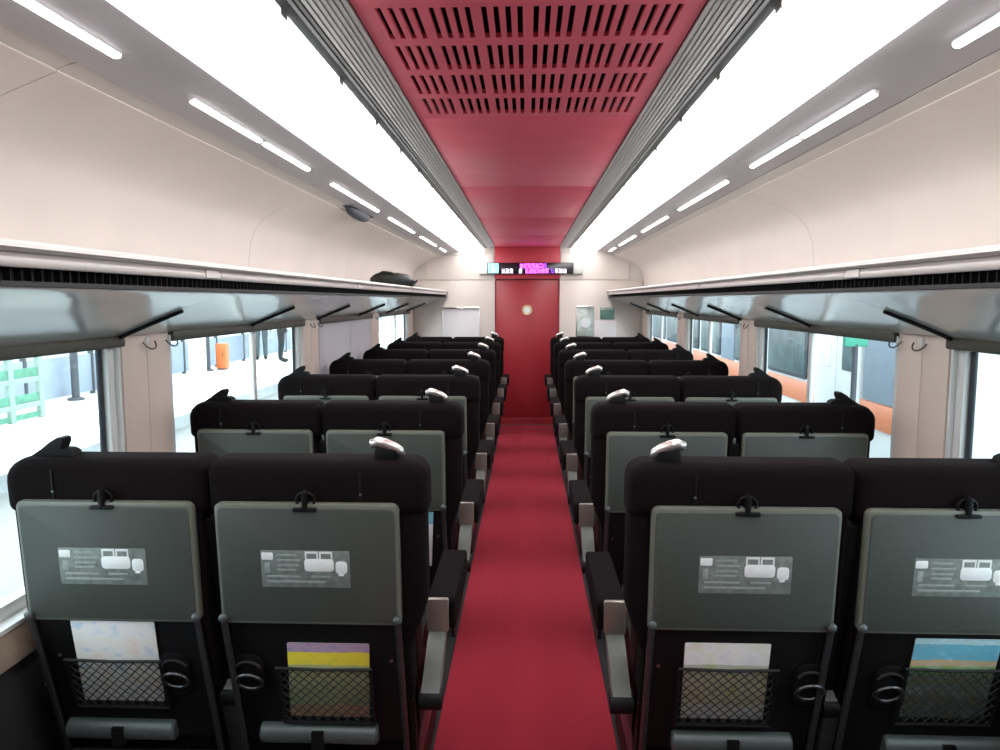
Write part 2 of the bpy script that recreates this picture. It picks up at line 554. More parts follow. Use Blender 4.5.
# ------------------------------------------------------------------ side walls, windows, racks
SEAMS = [Y_BACK, -0.30, 1.66, 3.62, 5.58, 7.54, Y_END - 0.005]
BR = [0.05, 1.21, 2.375, 3.54, 4.67, 5.83, 7.0, 8.16]
win_no = 0
for sg, side, sname in SIDES:
    S = lambda x: sg * x

    def bx(mb, s0, s1, y0, y1, z0, z1):
        a, b = sorted((sg * s0, sg * s1))
        return mb.box(a, b, y0, y1, z0, z1)

    wb = MB()
    bx(wb, 1.41, 1.432, Y_BACK, Y_END + 0.1, -0.12, ZS - 0.03)
    bx(wb, 1.41, 1.432, Y_BACK, Y_END + 0.1, ZT + 0.02, 2.32)
    edges = [Y_BACK] + [e for wn in WINS for e in wn] + [Y_END + 0.1]
    for a, b in zip(edges[0::2], edges[1::2]):
        bx(wb, 1.41, 1.432, a, b, ZS - 0.03, ZT + 0.02)
    wall = struct(wb.build('wall_' + side, M['white'], smooth=False))
    # dark heater panels below the windows, one per bay
    for a, b in zip([Y_BACK] + PILLARS, PILLARS + [Y_END - 0.005]):
        mb = MB()
        x0, x1 = sorted((sg * 1.375, sg * 1.412))
        mb.slab(a + 0.002, b - 0.002, 0.0, ZS - 0.125, x0, x1, r=0.006, e=0.003, axis='x', n=1)
        mb.build('heater_panel', M['darkwall'], wall)
        mb = MB()
        x0, x1 = sorted((sg * 1.350, sg * 1.44))
        mb.slab(a + 0.002, b - 0.002, ZS - 0.125, ZS - 0.02, x0, x1, r=0.006, e=0.012, axis='x', n=1)
        mb.build('sill_ledge', M['tan'], wall)
        mb = MB()
        x0, x1 = sorted((sg * 1.347, sg * 1.455))
        mb.box(x0, x1, a + 0.002, b - 0.002, ZS - 0.02, ZS - 0.008)
        mb.build('sill_top', M['white'], wall, smooth=False)  # white top puts the ledge's bright reflection into its colour
    # pillars: two half panels with a seam, white rounded edges
    px = [(Y_BACK + 0.01, -0.06), (-0.055, 0.43)]
    spans = [(c - PH, c, c + PH) for c in PILLARS] + [(8.42, 8.60, Y_END - 0.005), (Y_BACK + 0.005, 0.1, 0.79)]
    for a, c, b in spans:
        for u, v in ((a + 0.018, c - 0.0015), (c + 0.0015, b - 0.018)):
            x0, x1 = sorted((sg * WX, sg * 1.415))
            MB().slab(u, v, ZS - 0.008, ZT + 0.03, x0, x1, r=0.003, e=0.002, axis='x', n=1).build('pillar_panel', M['pillar'], wall)
        for u, v in ((a, a + 0.0175), (b - 0.0175, b)):
            x0, x1 = sorted((sg * 1.373, sg * 1.43))
            MB().slab(u, v, ZS - 0.008, ZT + 0.03, x0, x1, r=0.003, e=0.008, axis='x', n=1).build('pillar_edge_trim', M['white'], wall)
    # upper wall and cove, panel by panel
    prof = [(S(1.385), 1.60), (S(1.383), 1.72), (S(1.372), 1.80), (S(1.345), 1.87), (S(1.30), 1.92), (S(1.235), 1.96), (S(1.14), 1.998), (S(1.055), 2.030)]
    lip = [(S(1.058), 2.034), (S(1.030), 2.044), (S(1.008), 2.050)]
    for a, b in zip(SEAMS[:-1], SEAMS[1:]):
        MB().sheet(prof, 0.006 * (-sg if sg < 0 else -1) if False else (0.006 if sg < 0 else -0.006), a + 0.0015, b - 0.0015).build('cove_panel', M['cream'], wall)
        MB().sheet(lip, (0.004 if sg < 0 else -0.004), a + 0.0015, b - 0.0015).build('cove_lip', M['cove'], wall)
    MB().box(*sorted((S(1.372), S(1.415))), Y_BACK, Y_END, ZT + 0.03, 1.62).build('upper_wall_strip', M['cream'], wall, smooth=False)

    # windows
    for wi, (a, b) in enumerate(WINS):
        win_no += 1
        wo = bpy.data.objects.new('window_%d' % win_no, None)
        COL.objects.link(wo)
        wo.location = (S(1.42), a, ZS)
        struct(wo)
        sh = lambda p, o=(S(1.42), a, ZS): (p[0] - o[0], p[1] - o[1], p[2] - o[2])
        c = (a + b) / 2 + (0.075 if sg < 0 else 0.04)
        for u0, u1, z0, z1 in ((a, a + 0.04, ZS - 0.01, ZT + 0.02), (b - 0.04, b, ZS - 0.01, ZT + 0.02), (a + 0.04, b - 0.04, ZS - 0.01, ZS + 0.03), (a + 0.04, b - 0.04, ZT - 0.01, ZT + 0.02)):
            x0, x1 = sorted((S(1.388), S(1.428)))
            MB(sh).slab(u0, u1, z0, z1, x0, x1, r=0.004, e=0.004, axis='x', n=1).build('window_frame', M['white'], wo)
        for u0, u1, z0, z1 in ((a + 0.04, a + 0.064, ZS + 0.03, ZT - 0.01), (b - 0.064, b - 0.04, ZS + 0.03, ZT - 0.01)):
            x0, x1 = sorted((S(1.406), S(1.416)))
            MB(sh).slab(u0, u1, z0, z1, x0, x1, r=0.003, e=0.003, axis='x', n=1).build('gasket', M['gasket'], wo)
        x0, x1 = sorted((S(1.384), S(1.406)))
        MB(sh).slab(c - 0.02, c + 0.02, ZS + 0.0, ZT - 0.0, x0, x1, r=0.006, e=0.006, axis='x', n=2).build('mullion', M['white'], wo)
        for u0, u1 in ((a + 0.05, c - 0.012), (c + 0.012, b - 0.05)):
            x0, x1 = sorted((S(1.410), S(1.414)))
            MB(sh).box(x0, x1, u0, u1, ZS, ZT).build('pane', M['glass'], wo, smooth=False)
        # blind rail across the top
        x0, x1 = sorted((S(1.352), S(1.408)))
        br = MB(sh).slab(a - 0.012, b + 0.012, ZT - 0.022, ZT + 0.018, x0, x1, r=0.008, e=0.005, axis='x', n=2).build('blind_rail', M['blindrail'], wo)
        if sg < 0 and wi == 2:
            for u0, u1 in ((a + 0.01, c - 0.004), (c + 0.004, b - 0.01)):
                x0, x1 = sorted((S(1.376), S(1.380)))
                bl = MB(sh).box(x0, x1, u0, u1, ZS + 0.01, ZT - 0.02).build('roller_blind', M['blind'], wo, smooth=False, label='white blind drawn all the way down')
                x0, x1 = sorted((S(1.373), S(1.382)))
                MB(sh).slab(u0, u1, ZS + 0.0, ZS + 0.02, x0, x1, r=0.004, e=0.003, axis='x', n=2).build('hem_bar', M['white'], bl)

    # luggage rack
    rk = empty('luggage_rack', (S(1.16), Y_BACK, 1.60))
    tag(rk, 'long grey luggage rack above the %s windows' % ('platform side' if sg < 0 else 'windows facing the orange-banded train').replace('windows windows', 'windows'), 'luggage rack', 'luggage racks')
    if sg > 0:
        rk['label'] = 'long grey luggage rack above the windows facing the orange-banded train'
    else:
        rk['label'] = 'long grey luggage rack above the windows facing the platform, black bag on it'
    sh = lambda p, o=(S(1.16), Y_BACK, 1.60): (p[0] - o[0], p[1] - o[1], p[2] - o[2])
    YR0, YR1 = Y_BACK + 0.01, 8.76
    joints = [YR0, 0.30, 2.26, 4.22, 6.18, YR1]
    tt = 1 if sg < 0 else -1
    for a, b in zip(joints[:-1], joints[1:]):
        # bull-nosed top rail and grey fascia
        pr_ = [(0.985, 1.622), (0.968, 1.630), (0.952, 1.632), (0.943, 1.626), (0.941, 1.618), (0.946, 1.611), (0.958, 1.609), (0.985, 1.609)]
        MB(sh).prism([(S(x), z) for x, z in pr_], a + 0.001, b - 0.001).build('top_rail', M['rail'], rk)
        pr_ = [(0.956, 1.609), (0.953, 1.600), (0.952, 1.588), (0.955, 1.582), (0.975, 1.582), (0.975, 1.609)]
        MB(sh).prism([(S(x), z) for x, z in pr_], a + 0.002, b - 0.002).build('fascia', M['rail'], rk)
        # rail joint sleeve
        MB(sh).prism([(S(x), z) for x, z in ((0.9505, 1.6085), (0.9495, 1.586), (0.955, 1.583), (0.96, 1.6085))], b - 0.11, b - 0.03).build('joint_sleeve', M['shelf'], rk)
    MB(sh).prism([(S(x), z) for x, z in ((0.986, 1.584), (0.986, 1.556), (0.962, 1.556), (0.960, 1.546), (1.0, 1.542), (1.0, 1.584))], YR0, YR1).build('air_slot', M['dark'], rk, smooth=False)
    fins = MB(sh)
    yv = 0.6
    while yv < 8.5:
        x0, x1 = sorted((S(0.972), S(0.988)))
        fins.box(x0, x1, yv, yv + 0.004, 1.5565, 1.5815)
        yv += 0.03
    o = fins.build('slot_fins', M['dark'], rk, smooth=False)
    o['kind'] = 'stuff'
    MB(sh).prism([(S(x), z) for x, z in ((0.975, 1.612), (0.975, 1.598), (1.372, 1.590), (1.372, 1.604))], YR0, YR1).build('shelf', M['shelf'], rk, smooth=False)
    # glossy curved underside in bays
    uprof = [(0.966, 1.541), (0.985, 1.534), (1.05, 1.519), (1.12, 1.494), (1.19, 1.468), (1.26, 1.440), (1.32, 1.415), (1.356, 1.400)]
    bays = [YR0] + BR + [YR1]
    for a, b in zip(bays[:-1], bays[1:]):
        MB(sh).sheet([(S(x), z) for x, z in uprof], 0.005 if sg > 0 else -0.005, a + 0.002, b - 0.002).build('underside_panel', M['under'], rk)
    for y0 in BR:
        mb = MB(sh)
        mb.tube([(S(x), y0, z - 0.006) for x, z in ((1.135, 1.490), (1.19, 1.468), (1.26, 1.440), (1.32, 1.415), (1.35, 1.401))], 0.0065, n=8)
        mb.build('strut', M['black'], rk)
    # rounded end plate at the far end
    MB(sh).prism([(S(x), z) for x, z in ((0.945, 1.63), (0.945, 1.55), (1.05, 1.515), (1.19, 1.472), (1.356, 1.398), (1.372, 1.398), (1.372, 1.615))], YR1, YR1 + 0.012).build('end_plate', M['rail'], rk, smooth=False)

    # coat hooks at the pillar tops
    hn = 0
    for pi_, c in enumerate(PILLARS[1:]):
        for dy, which in ((-0.0, 'middle'), (0.165, 'far edge')):
            hk = empty('coat_hook', (S(1.368), c + dy, 1.375))
            tag(hk, 'small wire coat hook at the %s of the %s window pillar, %s side' % (which, ORD[pi_], sname if sg < 0 else 'striped train'), 'coat hook', 'coat hooks on the pillars')
            MB().slab(-0.012, 0.012, -0.012, 0.012, *sorted((S(-0.004), S(0.004))), r=0.005, e=0.002, axis='x', n=3).build('plate', M['white'], hk)
            pts = [(S(-0.006 - 0.016 * math.sin(t)), 0.042 * math.cos(t), -0.004 - 0.026 * math.sin(t)) for t in [PI * k / 10 for k in range(11)]]
            MB().tube(pts, 0.0028, n=6).build('loop', M['darkmetal'], hk)

# ------------------------------------------------------------------ end wall with door, sign, boards
ew = MB()
ew.box(-1.5, -0.40, Y_END, Y_END + 0.08, -0.12, 2.32)
ew.box(0.40, 1.5, Y_END, Y_END + 0.08, -0.12, 2.32)
ew.box(-0.40, 0.40, Y_END, Y_END + 0.08, 1.77, 2.32)
ew = struct(ew.build('wall_front', M['cove'], smooth=False))
for sg in (-1, 1):
    a, b = sorted((sg * 0.402, sg * 1.37))
    MB().slab(a, b, 0.0, 1.755, Y_END - 0.014, Y_END - 0.001, r=0.004, e=0.003, n=1).build('lower_panel', M['cream'], ew)
    # upper panel with one big rounded outer corner
    pts = [(0.402, 1.762), (1.205, 1.762), (1.205, 1.935)]
    for k in range(7):
        t = PI / 2 * k / 6
        pts.append((1.105 + 0.10 * math.cos(t), 1.935 + 0.10 * math.sin(t)))
    pts += [(0.402, 2.06)]
    MB().prism([(sg * x, z) for x, z in pts], Y_END - 0.018, Y_END - 0.001).build('upper_panel', M['cream'], ew)
    pts2 = [(1.208, 1.758), (1.40, 1.758), (1.40, 2.12), (0.5, 2.12), (0.5, 2.065), (1.10, 2.04), (1.18, 2.01), (1.208, 1.94)]
    MB().prism([(sg * x, z) for x, z in pts2], Y_END - 0.012, Y_END - 0.001).build('corner_panel', M['cove'], ew)
    a, b = sorted((sg * 0.388, sg * 0.402))
    MB().slab(a, b, 0.0, 1.77, Y_END - 0.022, Y_END + 0.05, r=0.003, e=0.003, n=1).build('door_jamb', M['cream'], ew)
MB().slab(-0.388, 0.388, 1.772, 2.15, Y_END - 0.02, Y_END + 0.01, r=0.004, e=0.003, n=1).build('header_panel', M['header'], ew, label='red panel over the door')
dr = struct(empty('door_1', (0, Y_END + 0.02, 0)))
MB().slab(-0.387, 0.387, 0.09, 1.765, 0.0, 0.035, r=0.004, e=0.003, n=1).build('door_leaf', M['reddoor'], dr)
MB().slab(-0.387, 0.387, 0.012, 0.088, -0.003, 0.035, r=0.003, e=0.002, n=1).build('kick_plate', M['reddoor'], dr)
MB().box(-0.40, 0.40, -0.04, 0.04, 0.0, 0.012).build('threshold', M['alu'], dr, smooth=False)
bd = MB().lathe([(0.062, 0.0), (0.062, -0.008), (0.055, -0.012), (0.045, -0.010), (0.0, -0.010)], (0, 0, 1.40), axis='y', n=24).build('badge', M['brass'], dr, label='round brass-coloured badge')
MB().lathe([(0.036, -0.010), (0.034, -0.014), (0.0, -0.014)], (0, 0, 1.40), axis='y', n=20).build('badge_centre', M['print'], bd)
# dark seal along the door head
MB().box(-0.39, 0.39, -0.012, 0.035, 1.764, 1.7715).build('top_seal', M['dark'], dr, smooth=False)

sn = empty('information_display', (0.0, Y_END - 0.055, 1.83))
tag(sn, 'wide LED information display with magenta and cyan lettering above the red door', 'display')
MB().slab(-0.475, 0.545, 0.0, 0.13, -0.02, 0.05, r=0.006, e=0.003).build('housing', M['signbox'], sn)
MB().slab(-0.570, -0.476, 0.0, 0.13, -0.015, 0.05, r=0.006, e=0.003).build('end_box', M['white'], sn)
MB().slab(0.546, 0.655, 0.0, 0.13, -0.015, 0.05, r=0.006, e=0.003).build('end_box', M['signend'], sn)
dots = {'led_m': MB(), 'led_w': MB(), 'led_c': MB(), 'led_v': MB()}
P = 0.0078


def glyphs(key, x0, x1, z0, dens=0.62):
    x = x0
    while x + 5 * P <= x1 + 1e-6:
        for i in range(5):
            for j in range(7):
                if random.random() < dens or (i in (0, 4) and random.random() < 0.3):
                    dots[key].box(x + i * P, x + i * P + P * 0.8, -0.024, -0.0195, z0 + j * P, z0 + j * P + P * 0.8)
        x += 6 * P


glyphs('led_m', -0.085, 0.19, 0.066, 0.7)
glyphs('led_v', 0.19, 0.27, 0.066, 0.6)
glyphs('led_w', -0.30, -0.13, 0.006)
glyphs('led_w', -0.10, -0.03, 0.006)
glyphs('led_m', -0.02, 0.26, 0.006, 0.75)
glyphs('led_v', 0.275, 0.325, 0.006, 0.4)
glyphs('led_w', 0.33, 0.49, 0.006)
# pictogram block on the left: seated figure in a square
for i in range(14):
    for j in range(13):
        edge = i in (0, 13) or j in (0, 12)
        fig = (i in (5, 6, 7) and j in (8, 9, 10)) or (i in (4, 5, 6, 7, 8) and 2 <= j <= 7) or (i in (9, 10) and j in (2, 3))
        if edge or fig or (i + j) % 3 != 0:
            dots['led_c'].box(-0.465 + i * P * 1.15, -0.465 + i * P * 1.15 + P, -0.024, -0.0195, 0.008 + j * P * 1.12, 0.008 + j * P * 1.12 + P)
for k, nm in (('led_m', 'magenta lettering'), ('led_w', 'white lettering'), ('led_c', 'cyan pictogram'), ('led_v', 'violet lettering')):
    o = dots[k].build('lit_dots', M[k], sn, smooth=False, label=nm)
    o['kind'] = 'stuff'

nb = empty('notice_board', (-0.793, Y_END - 0.014, 1.04))
tag(nb, 'blank white board with a metal top edge beside the red door, platform side', 'notice board')
MB().slab(-0.222, 0.222, -0.38, 0.38, -0.016, 0.0, r=0.008, e=0.003).build('panel', M['board'], nb)
MB().slab(-0.226, 0.226, 0.375, 0.395, -0.035, 0.0, r=0.004, e=0.003).build('top_strip', M['chrome'], nb)
for x in (-0.224, 0.224):
    MB().slab(x - 0.007, x + 0.007, -0.38, 0.38, -0.022, 0.0, r=0.003, e=0.002, n=1).build('side_strip', M['alu'], nb)

pf = empty('poster_frame', (0.69, Y_END - 0.014, 1.08))
tag(pf, 'framed pale green poster on the cream wall beside the red door', 'poster')
MB().slab(-0.105, 0.105, 0.0, 0.36, -0.014, 0.0, r=0.006, e=0.003).build('frame', M['alu'], pf)
MB().slab(-0.092, 0.092, 0.015, 0.345, -0.0165, -0.012, r=0.003, e=0.001, n=1).build('sheet', M['poster'], pf)
MB().lathe([(0.06, -0.0165), (0.06, -0.0178), (0.0, -0.0178)], (0.01, 0, 0.17), axis='y', n=20).build('printed_disc', M['print'], pf)
MB().slab(-0.105, 0.105, 0.352, 0.368, -0.03, 0.0, r=0.003, e=0.002).build('top_strip', M['chrome'], pf)
gs = empty('wall_sign', (0.955, Y_END - 0.014, 1.29))
tag(gs, 'small dark green sign on the end wall beside the framed poster', 'sign')
MB().slab(-0.085, 0.085, 0.0, 0.14, -0.012, 0.0, r=0.006, e=0.003).build('face', M['greensign'], gs)
MB().slab(-0.078, 0.078, 0.118, 0.130, -0.0135, -0.011, r=0.002, e=0.0005, n=1).build('stripe', M['poster'], gs)
lp = empty('leaflet_holder', (0.905, Y_END - 0.014, 0.93))
tag(lp, 'pale lilac-white leaflet panel on the end wall below the small green sign', 'leaflet holder')
MB().slab(-0.10, 0.16, 0.0, 0.345, -0.010, 0.0, r=0.006, e=0.003).build('back_plate', M['board'], lp)
MB().slab(-0.09, 0.15, 0.0, 0.12, -0.035, -0.008, r=0.006, e=0.003).build('pocket', M['white'], lp)

# back wall behind the camera
bw = struct(MB().box(-1.5, 1.5, Y_BACK - 0.08, Y_BACK, -0.12, 2.32).build('wall_back', M['darkback'], smooth=False))

# ------------------------------------------------------------------ black bag on the left rack
bgx = empty('duffel_bag', (-1.115, 6.02, 1.634))
tag(bgx, 'soft black bag lying on the luggage rack on the platform side', 'bag')
lay = []
for i in range(13):
    u = i / 12
    x = -0.165 + 0.35 * u
    hh = (0.120 * (math.sin(PI * min(1, max(0.0, u * 0.9 + 0.08))) ** 0.35)) * (1.0 - 0.12 * u) + 0.006 * math.sin(9 * u)
    dd = 0.14 * (math.sin(PI * (0.06 + 0.88 * u)) ** 0.4)
    ring = []
    for k in range(16):
        t = 2 * PI * k / 16
        cz, cy_ = math.sin(t), math.cos(t)
        sq = lambda c: math.copysign(abs(c) ** 0.6, c)
        ring.append((x, dd * sq(cy_), hh / 2 + hh / 2 * sq(cz) + (0.006 * math.sin(5 * t + 7 * u) if cz > 0 else 0)))
    lay.append(ring)
MB().loft(lay).build('body', M['bag'], bgx, angle=80)
MB().tube([(-0.10, -0.10, 0.09), (-0.05, -0.125, 0.112), (0.02, -0.125, 0.106), (0.07, -0.10, 0.075)], 0.008).build('carry_handle', M['bag'], bgx)
MB().tube([(0.15, -0.06, 0.05), (0.20, -0.09, 0.035), (0.225, -0.10, 0.045), (0.21, -0.06, 0.03), (0.16, 0.0, 0.02)], 0.006).build('strap', M['bag'], bgx)

# ------------------------------------------------------------------ double seats
ROW0, PITCH_Y = 1.775, 1.02
LEAN = 0.07
SMID = 0.785


def lean_y(z):
    return (1.13 - z) * LEAN + max(0.0, 0.69 - z) * 0.20


SEATS = {-1: {'aisle': (0.250, 0.806, 0.318, 0.783), 'window': (0.812, 1.333, 0.838, 1.292)}, 1: {'aisle': (0.254, 0.806, 0.308, 0.768), 'window': (0.812, 1.333, 0.826, 1.297)}}   # head s0,s1, tray s0,s1
MAGS = {(-1, 'window'): (0.985, 1.208, 0.430, 0.688, 0.567), (-1, 'aisle'): (0.424, 0.641, 0.390, 0.630, 0.553),
        (1, 'aisle'): (0.413, 0.630, 0.410, 0.651, 0.574), (1, 'window'): (0.985, 1.198, 0.428, 0.676, 0.586)}


def make_seat(sg):
    t = empty('double_seat')
    lean = lambda p: (sg * (p[0] - SMID), p[1] + lean_y(p[2]), p[2])
    flat = lambda p: (sg * (p[0] - SMID), p[1], p[2])
    L = lambda: MB(lean)
    Fm = lambda: MB(flat)
    for nm, (h0, h1, t0, t1) in SEATS[sg].items():
        inner = nm == 'window'
        tc = (t0 + t1) / 2
        # backrest shell
        sh0, sh1 = (0.256, 0.800) if nm == 'aisle' else (0.826, 1.323)
        ol = 0.046 if nm == 'aisle' else 0.0
        lay = []
        for yv, ins in ((0.0, 0.016), (0.005, 0.005), (0.016, 0.0), (0.069, 0.0), (0.08, 0.005), (0.085, 0.016)):
            pts = [(sh1 - ins, 1.02 - ins), (sh0 + ins, 1.02 - ins), (sh0 + ins, 0.74), (sh0 + ol * 0.5 + ins, 0.67), (sh0 + ol + ins, 0.60), (sh0 + ol + ins, 0.24 + ins), (sh1 - ins, 0.24 + ins), (sh1 - ins, 0.60), (sh1 - ins, 0.69)]
            lay.append([(a, yv, b) for a, b in pts])
        L().loft(lay).build('backrest', M['fabric'], t)
        # padded front face of the backrest
        L().slab(sh0 + 0.035, sh1 - 0.035, 0.40, 1.06, 0.07, 0.145, r=0.05, e=0.03, n=4).build('back_cushion', M['maroon'], t)
        # bulging headrest: rounded lobes, outer corner rounder
        lay = []
        for yv, ins in ((-0.012, 0.035), (-0.008, 0.016), (0.004, 0.004), (0.022, 0.0), (0.09, 0.0), (0.115, 0.006), (0.132, 0.02), (0.138, 0.045)):
            a0, a1, b0, b1 = h0 + ins * 0.8, h1 - ins * 0.8, 0.975 + ins, 1.120 - ins
            pts = []
            ro = 0.062 - ins * 0.6
            ri = 0.030 - ins * 0.4
            rl, rr_ = (ri, ro) if inner else (ro * 0.75, ri)
            for cx, cy, st, r in ((a1 - rr_, b1 - rr_, 0, rr_), (a0 + rl, b1 - rl, 90, rl), (a0 + 0.02, b0 + 0.02, 180, 0.02), (a1 - 0.02, b0 + 0.02, 270, 0.02)):
                for k in range(6):
                    th = math.radians(st + 18 * k)
                    pts.append((cx + r * math.cos(th), yv, cy + r * math.sin(th)))
            lay.append(pts)
        hd = L().loft(lay).build('headrest', M['fabric'], t, angle=60)
        sx = 1.20 if inner else 0.414
        L().slab(sx - 0.003, sx + 0.003, 1.02, 1.095, -0.0145, -0.008, r=0.002, e=0.001, n=1).build('seam_tape', M['black'], hd)
        L().lathe([(0.0038, -0.010), (0.0038, -0.016), (0.0, -0.0175)], (sx, 0, 1.037), axis='y', n=10).build('stud', M['footrest'], hd)
        # tray table
        tr = L()
        tr.slab(t0, t1, 0.692, 1.016, -0.030, -0.001, r=0.018, e=0.007, n=4)
        tray = tr.build('tray_table', M['trayrim'], t)
        L().slab(t0 + 0.009, t1 - 0.009, 0.701, 1.004, -0.0325, -0.027, r=0.014, e=0.002, n=4).build('tray_face', M['tray'], tray)
        # latch: clip and ring
        lt = L()
        lt.slab(tc - 0.006, tc + 0.006, 0.997, 1.050, -0.040, -0.012, r=0.006, e=0.003, n=3)
        lt.slab(tc - 0.030, tc + 0.030, 0.998, 1.007, -0.040, -0.028, r=0.004, e=0.002, n=2)
        lt.build('latch', M['black'], tray)
        L().tube([(tc + 0.023 * math.cos(a), -0.024, 1.024 + 0.020 * math.sin(a)) for a in [2 * PI * k / 18 for k in range(18)]], 0.0035, n=6, closed=True).build('latch_ring', M['black'], tray)
        # instruction sticker (mirror-safe: always reads left to right in world x)
        c0 = (1.078 if sg < 0 else 1.06) if inner else (0.556 if sg < 0 else 0.540)
        W, H, zt = 0.226, 0.098, 0.894
        sgn = -1 if sg < 0 else 1
        SX = lambda u: c0 + sgn * (u - 0.5) * W      # u: 0 = left edge as seen

        def rect(mb, u0, u1, v0, v1, y0, y1, r=0.003):
            a, b = sorted((SX(u0), SX(u1)))
            mb.slab(a, b, zt - v1 * H, zt - v0 * H, y0, y1, r=r, e=0.0002, n=2)
        s1 = L(); rect(s1, 0, 1, 0, 1, -0.0332, -0.0320); s1.build('sticker', M['sticker'], tray)
        s2 = L(); s4 = L(); s5 = L()
        rect(s2, 0.01, 0.14, 0.06, 0.26, -0.0337, -0.0330)                 # cup
        rect(s4, 0.49, 0.82, 0.22, 0.56, -0.0337, -0.0330, 0.008)           # table top
        for u in (0.50, 0.66):
            rect(s4, u, u + 0.018, 0.04, 0.24, -0.0337, -0.0330, 0.001)
            rect(s4, u + 0.13, u + 0.148, 0.04, 0.24, -0.0337, -0.0330, 0.001)
            rect(s4, u, u + 0.148, 0.02, 0.08, -0.0337, -0.0330, 0.001)
        rect(s5, 0.84, 0.97, 0.28, 0.62, -0.0337, -0.0330, 0.008)           # bottle
        rect(s5, 0.87, 0.93, 0.62, 0.68, -0.0337, -0.0330, 0.002)
        for q_ in (s2, s4, s5):
            q_.build('pictogram', M['print'], tray)
        s3 = L()
        rect(s3, 0.04, 0.10, 0.34, 0.62, -0.0337, -0.0330)
        for v, u0, u1 in ((0.10, 0.18, 0.40), (0.24, 0.18, 0.44), (0.38, 0.18, 0.42), (0.50, 0.18, 0.40), (0.68, 0.06, 0.44), (0.68, 0.56, 0.78), (0.82, 0.06, 0.72)):
            rect(s3, u0, u1, v, v + 0.055, -0.0337, -0.0330, 0.001)
        s3.build('printed_lines', M['printdim'], tray)
        # tray arms
        for s_ in (t0 + 0.008, t1 - 0.008):
            mb = L()
            mb.slab(s_ - 0.0085, s_ + 0.0085, 0.24, 0.715, -0.038, -0.026, r=0.007, e=0.004, n=3)
            arm = mb.build('tray_arm', M['darkmetal'], t)
            L().lathe([(0.0115, -0.030), (0.0115, -0.040), (0.007, -0.044), (0.0, -0.045)], (s_, 0, 0.71), axis='y', n=14).build('pivot', M['footrest'], arm)
        # lower back panel
        bp = L().slab(t0 + 0.012, t1 - 0.012, 0.30, 0.69, -0.012, 0.004, r=0.02, e=0.006, n=3).build('lower_back_panel', M['black'], t)
        so = t1 - 0.045 if inner else t0 + 0.036
        L().lathe([(0.005, -0.011), (0.005, -0.016), (0.0, -0.017)], (so, 0, 0.575), axis='y', n=10).build('screw', M['alu'], bp)
        # net pocket
        m0, m1, z0, z1, zn = MAGS[(sg, nm)]
        net = L()
        n0, n1, nz0, nz1 = m0 - 0.012, m1 + 0.012, z0 - 0.012, zn
        step = 0.0265
        yb = -0.026
        Wn, Hn = n1 - n0, nz1 - nz0

        def diag(d):
            k = -Hn if d > 0 else 0
            while k < (Wn if d > 0 else Wn + Hn):
                # line u = k + d*v
                v0, v1 = 0.0, Hn
                if d > 0:
                    lo, hi = max(0.0, -k), min(Hn, Wn - k)
                else:
                    lo, hi = max(0.0, k - Wn), min(Hn, k)
                if hi - lo > 0.004:
                    net.tube([(n0 + k + d * lo, yb, nz0 + lo), (n0 + k + d * hi, yb, nz0 + hi)], 0.0018, n=4)
                k += step
        diag(1)
        diag(-1)
        pk = net.build('pocket_net', M['net'], t, smooth=False)
        L().tube([(n0 - 0.008, yb - 0.001, nz1), ((n0 + n1) / 2, yb - 0.003, nz1 - 0.002), (n1 + 0.008, yb - 0.001, nz1)], 0.0045, n=6).build('elastic_hem', M['net'], pk)
        L().tube([(n0 - 0.004, yb, nz1), (n0 - 0.004, yb, nz0 - 0.004), (n1 + 0.004, yb, nz0 - 0.004), (n1 + 0.004, yb, nz1)], 0.006, n=6).build('pocket_edge', M['black'], pk)
        # fold-out cup ring
        cx = 0.935 if inner else 0.735
        ch = L().slab(cx - 0.040, cx + 0.040, 0.455, 0.59, -0.022, -0.008, r=0.03, e=0.006, n=4).build('cup_holder', M['black'], t)
        L().tube([(cx + 0.034 * math.cos(a), -0.030 - 0.010 * math.sin(a), 0.508 + 0.028 * math.sin(a)) for a in [2 * PI * k / 20 for k in range(20)]], 0.0055, n=8, closed=True).build('cup_ring', M['darkmetal'], ch)
        L().tube([(cx + 0.036 * math.cos(a), -0.026, 0.540 + 0.030 * math.sin(a)) for a in [PI * (0.12 + 0.76 * k / 10) for k in range(11)]], 0.0045, n=8).build('cup_arch', M['darkmetal'], ch)
        # footrest bar
        f0, f1 = (t0 + 0.13, t1 - 0.02) if inner else (t0 + 0.085, t1 - 0.055)
        fr = Fm().tube([(f0, 0.110, 0.335), (f0 + 0.006, 0.110, 0.335), (f1 - 0.006, 0.110, 0.335), (f1, 0.110, 0.335)], 0.03, n=14, rs=[0.024, 0.030, 0.030, 0.024]).build('footrest', M['footrest'], t)
        Fm().box((f0 + f1) / 2 - 0.016, (f0 + f1) / 2 + 0.016, 0.076, 0.16, 0.300, 0.352).build('footrest_clip', M['black'], fr, smooth=False)
        Fm().slab(f0 + 0.0, f1 - 0.0, 0.240, 0.272, 0.080, 0.11, r=0.012, e=0.005, n=3).build('footrest_pedal', M['alu'], fr)
        # seat cushion
        q0, q1 = (0.318, 0.79) if nm == 'aisle' else (0.835, 1.31)
        Fm().slab(q0, q1, 0.235, 0.66, 0.30, 0.455, r=0.05, e=0.035, axis='z', n=4).build('seat_cushion', M['maroon'], t)
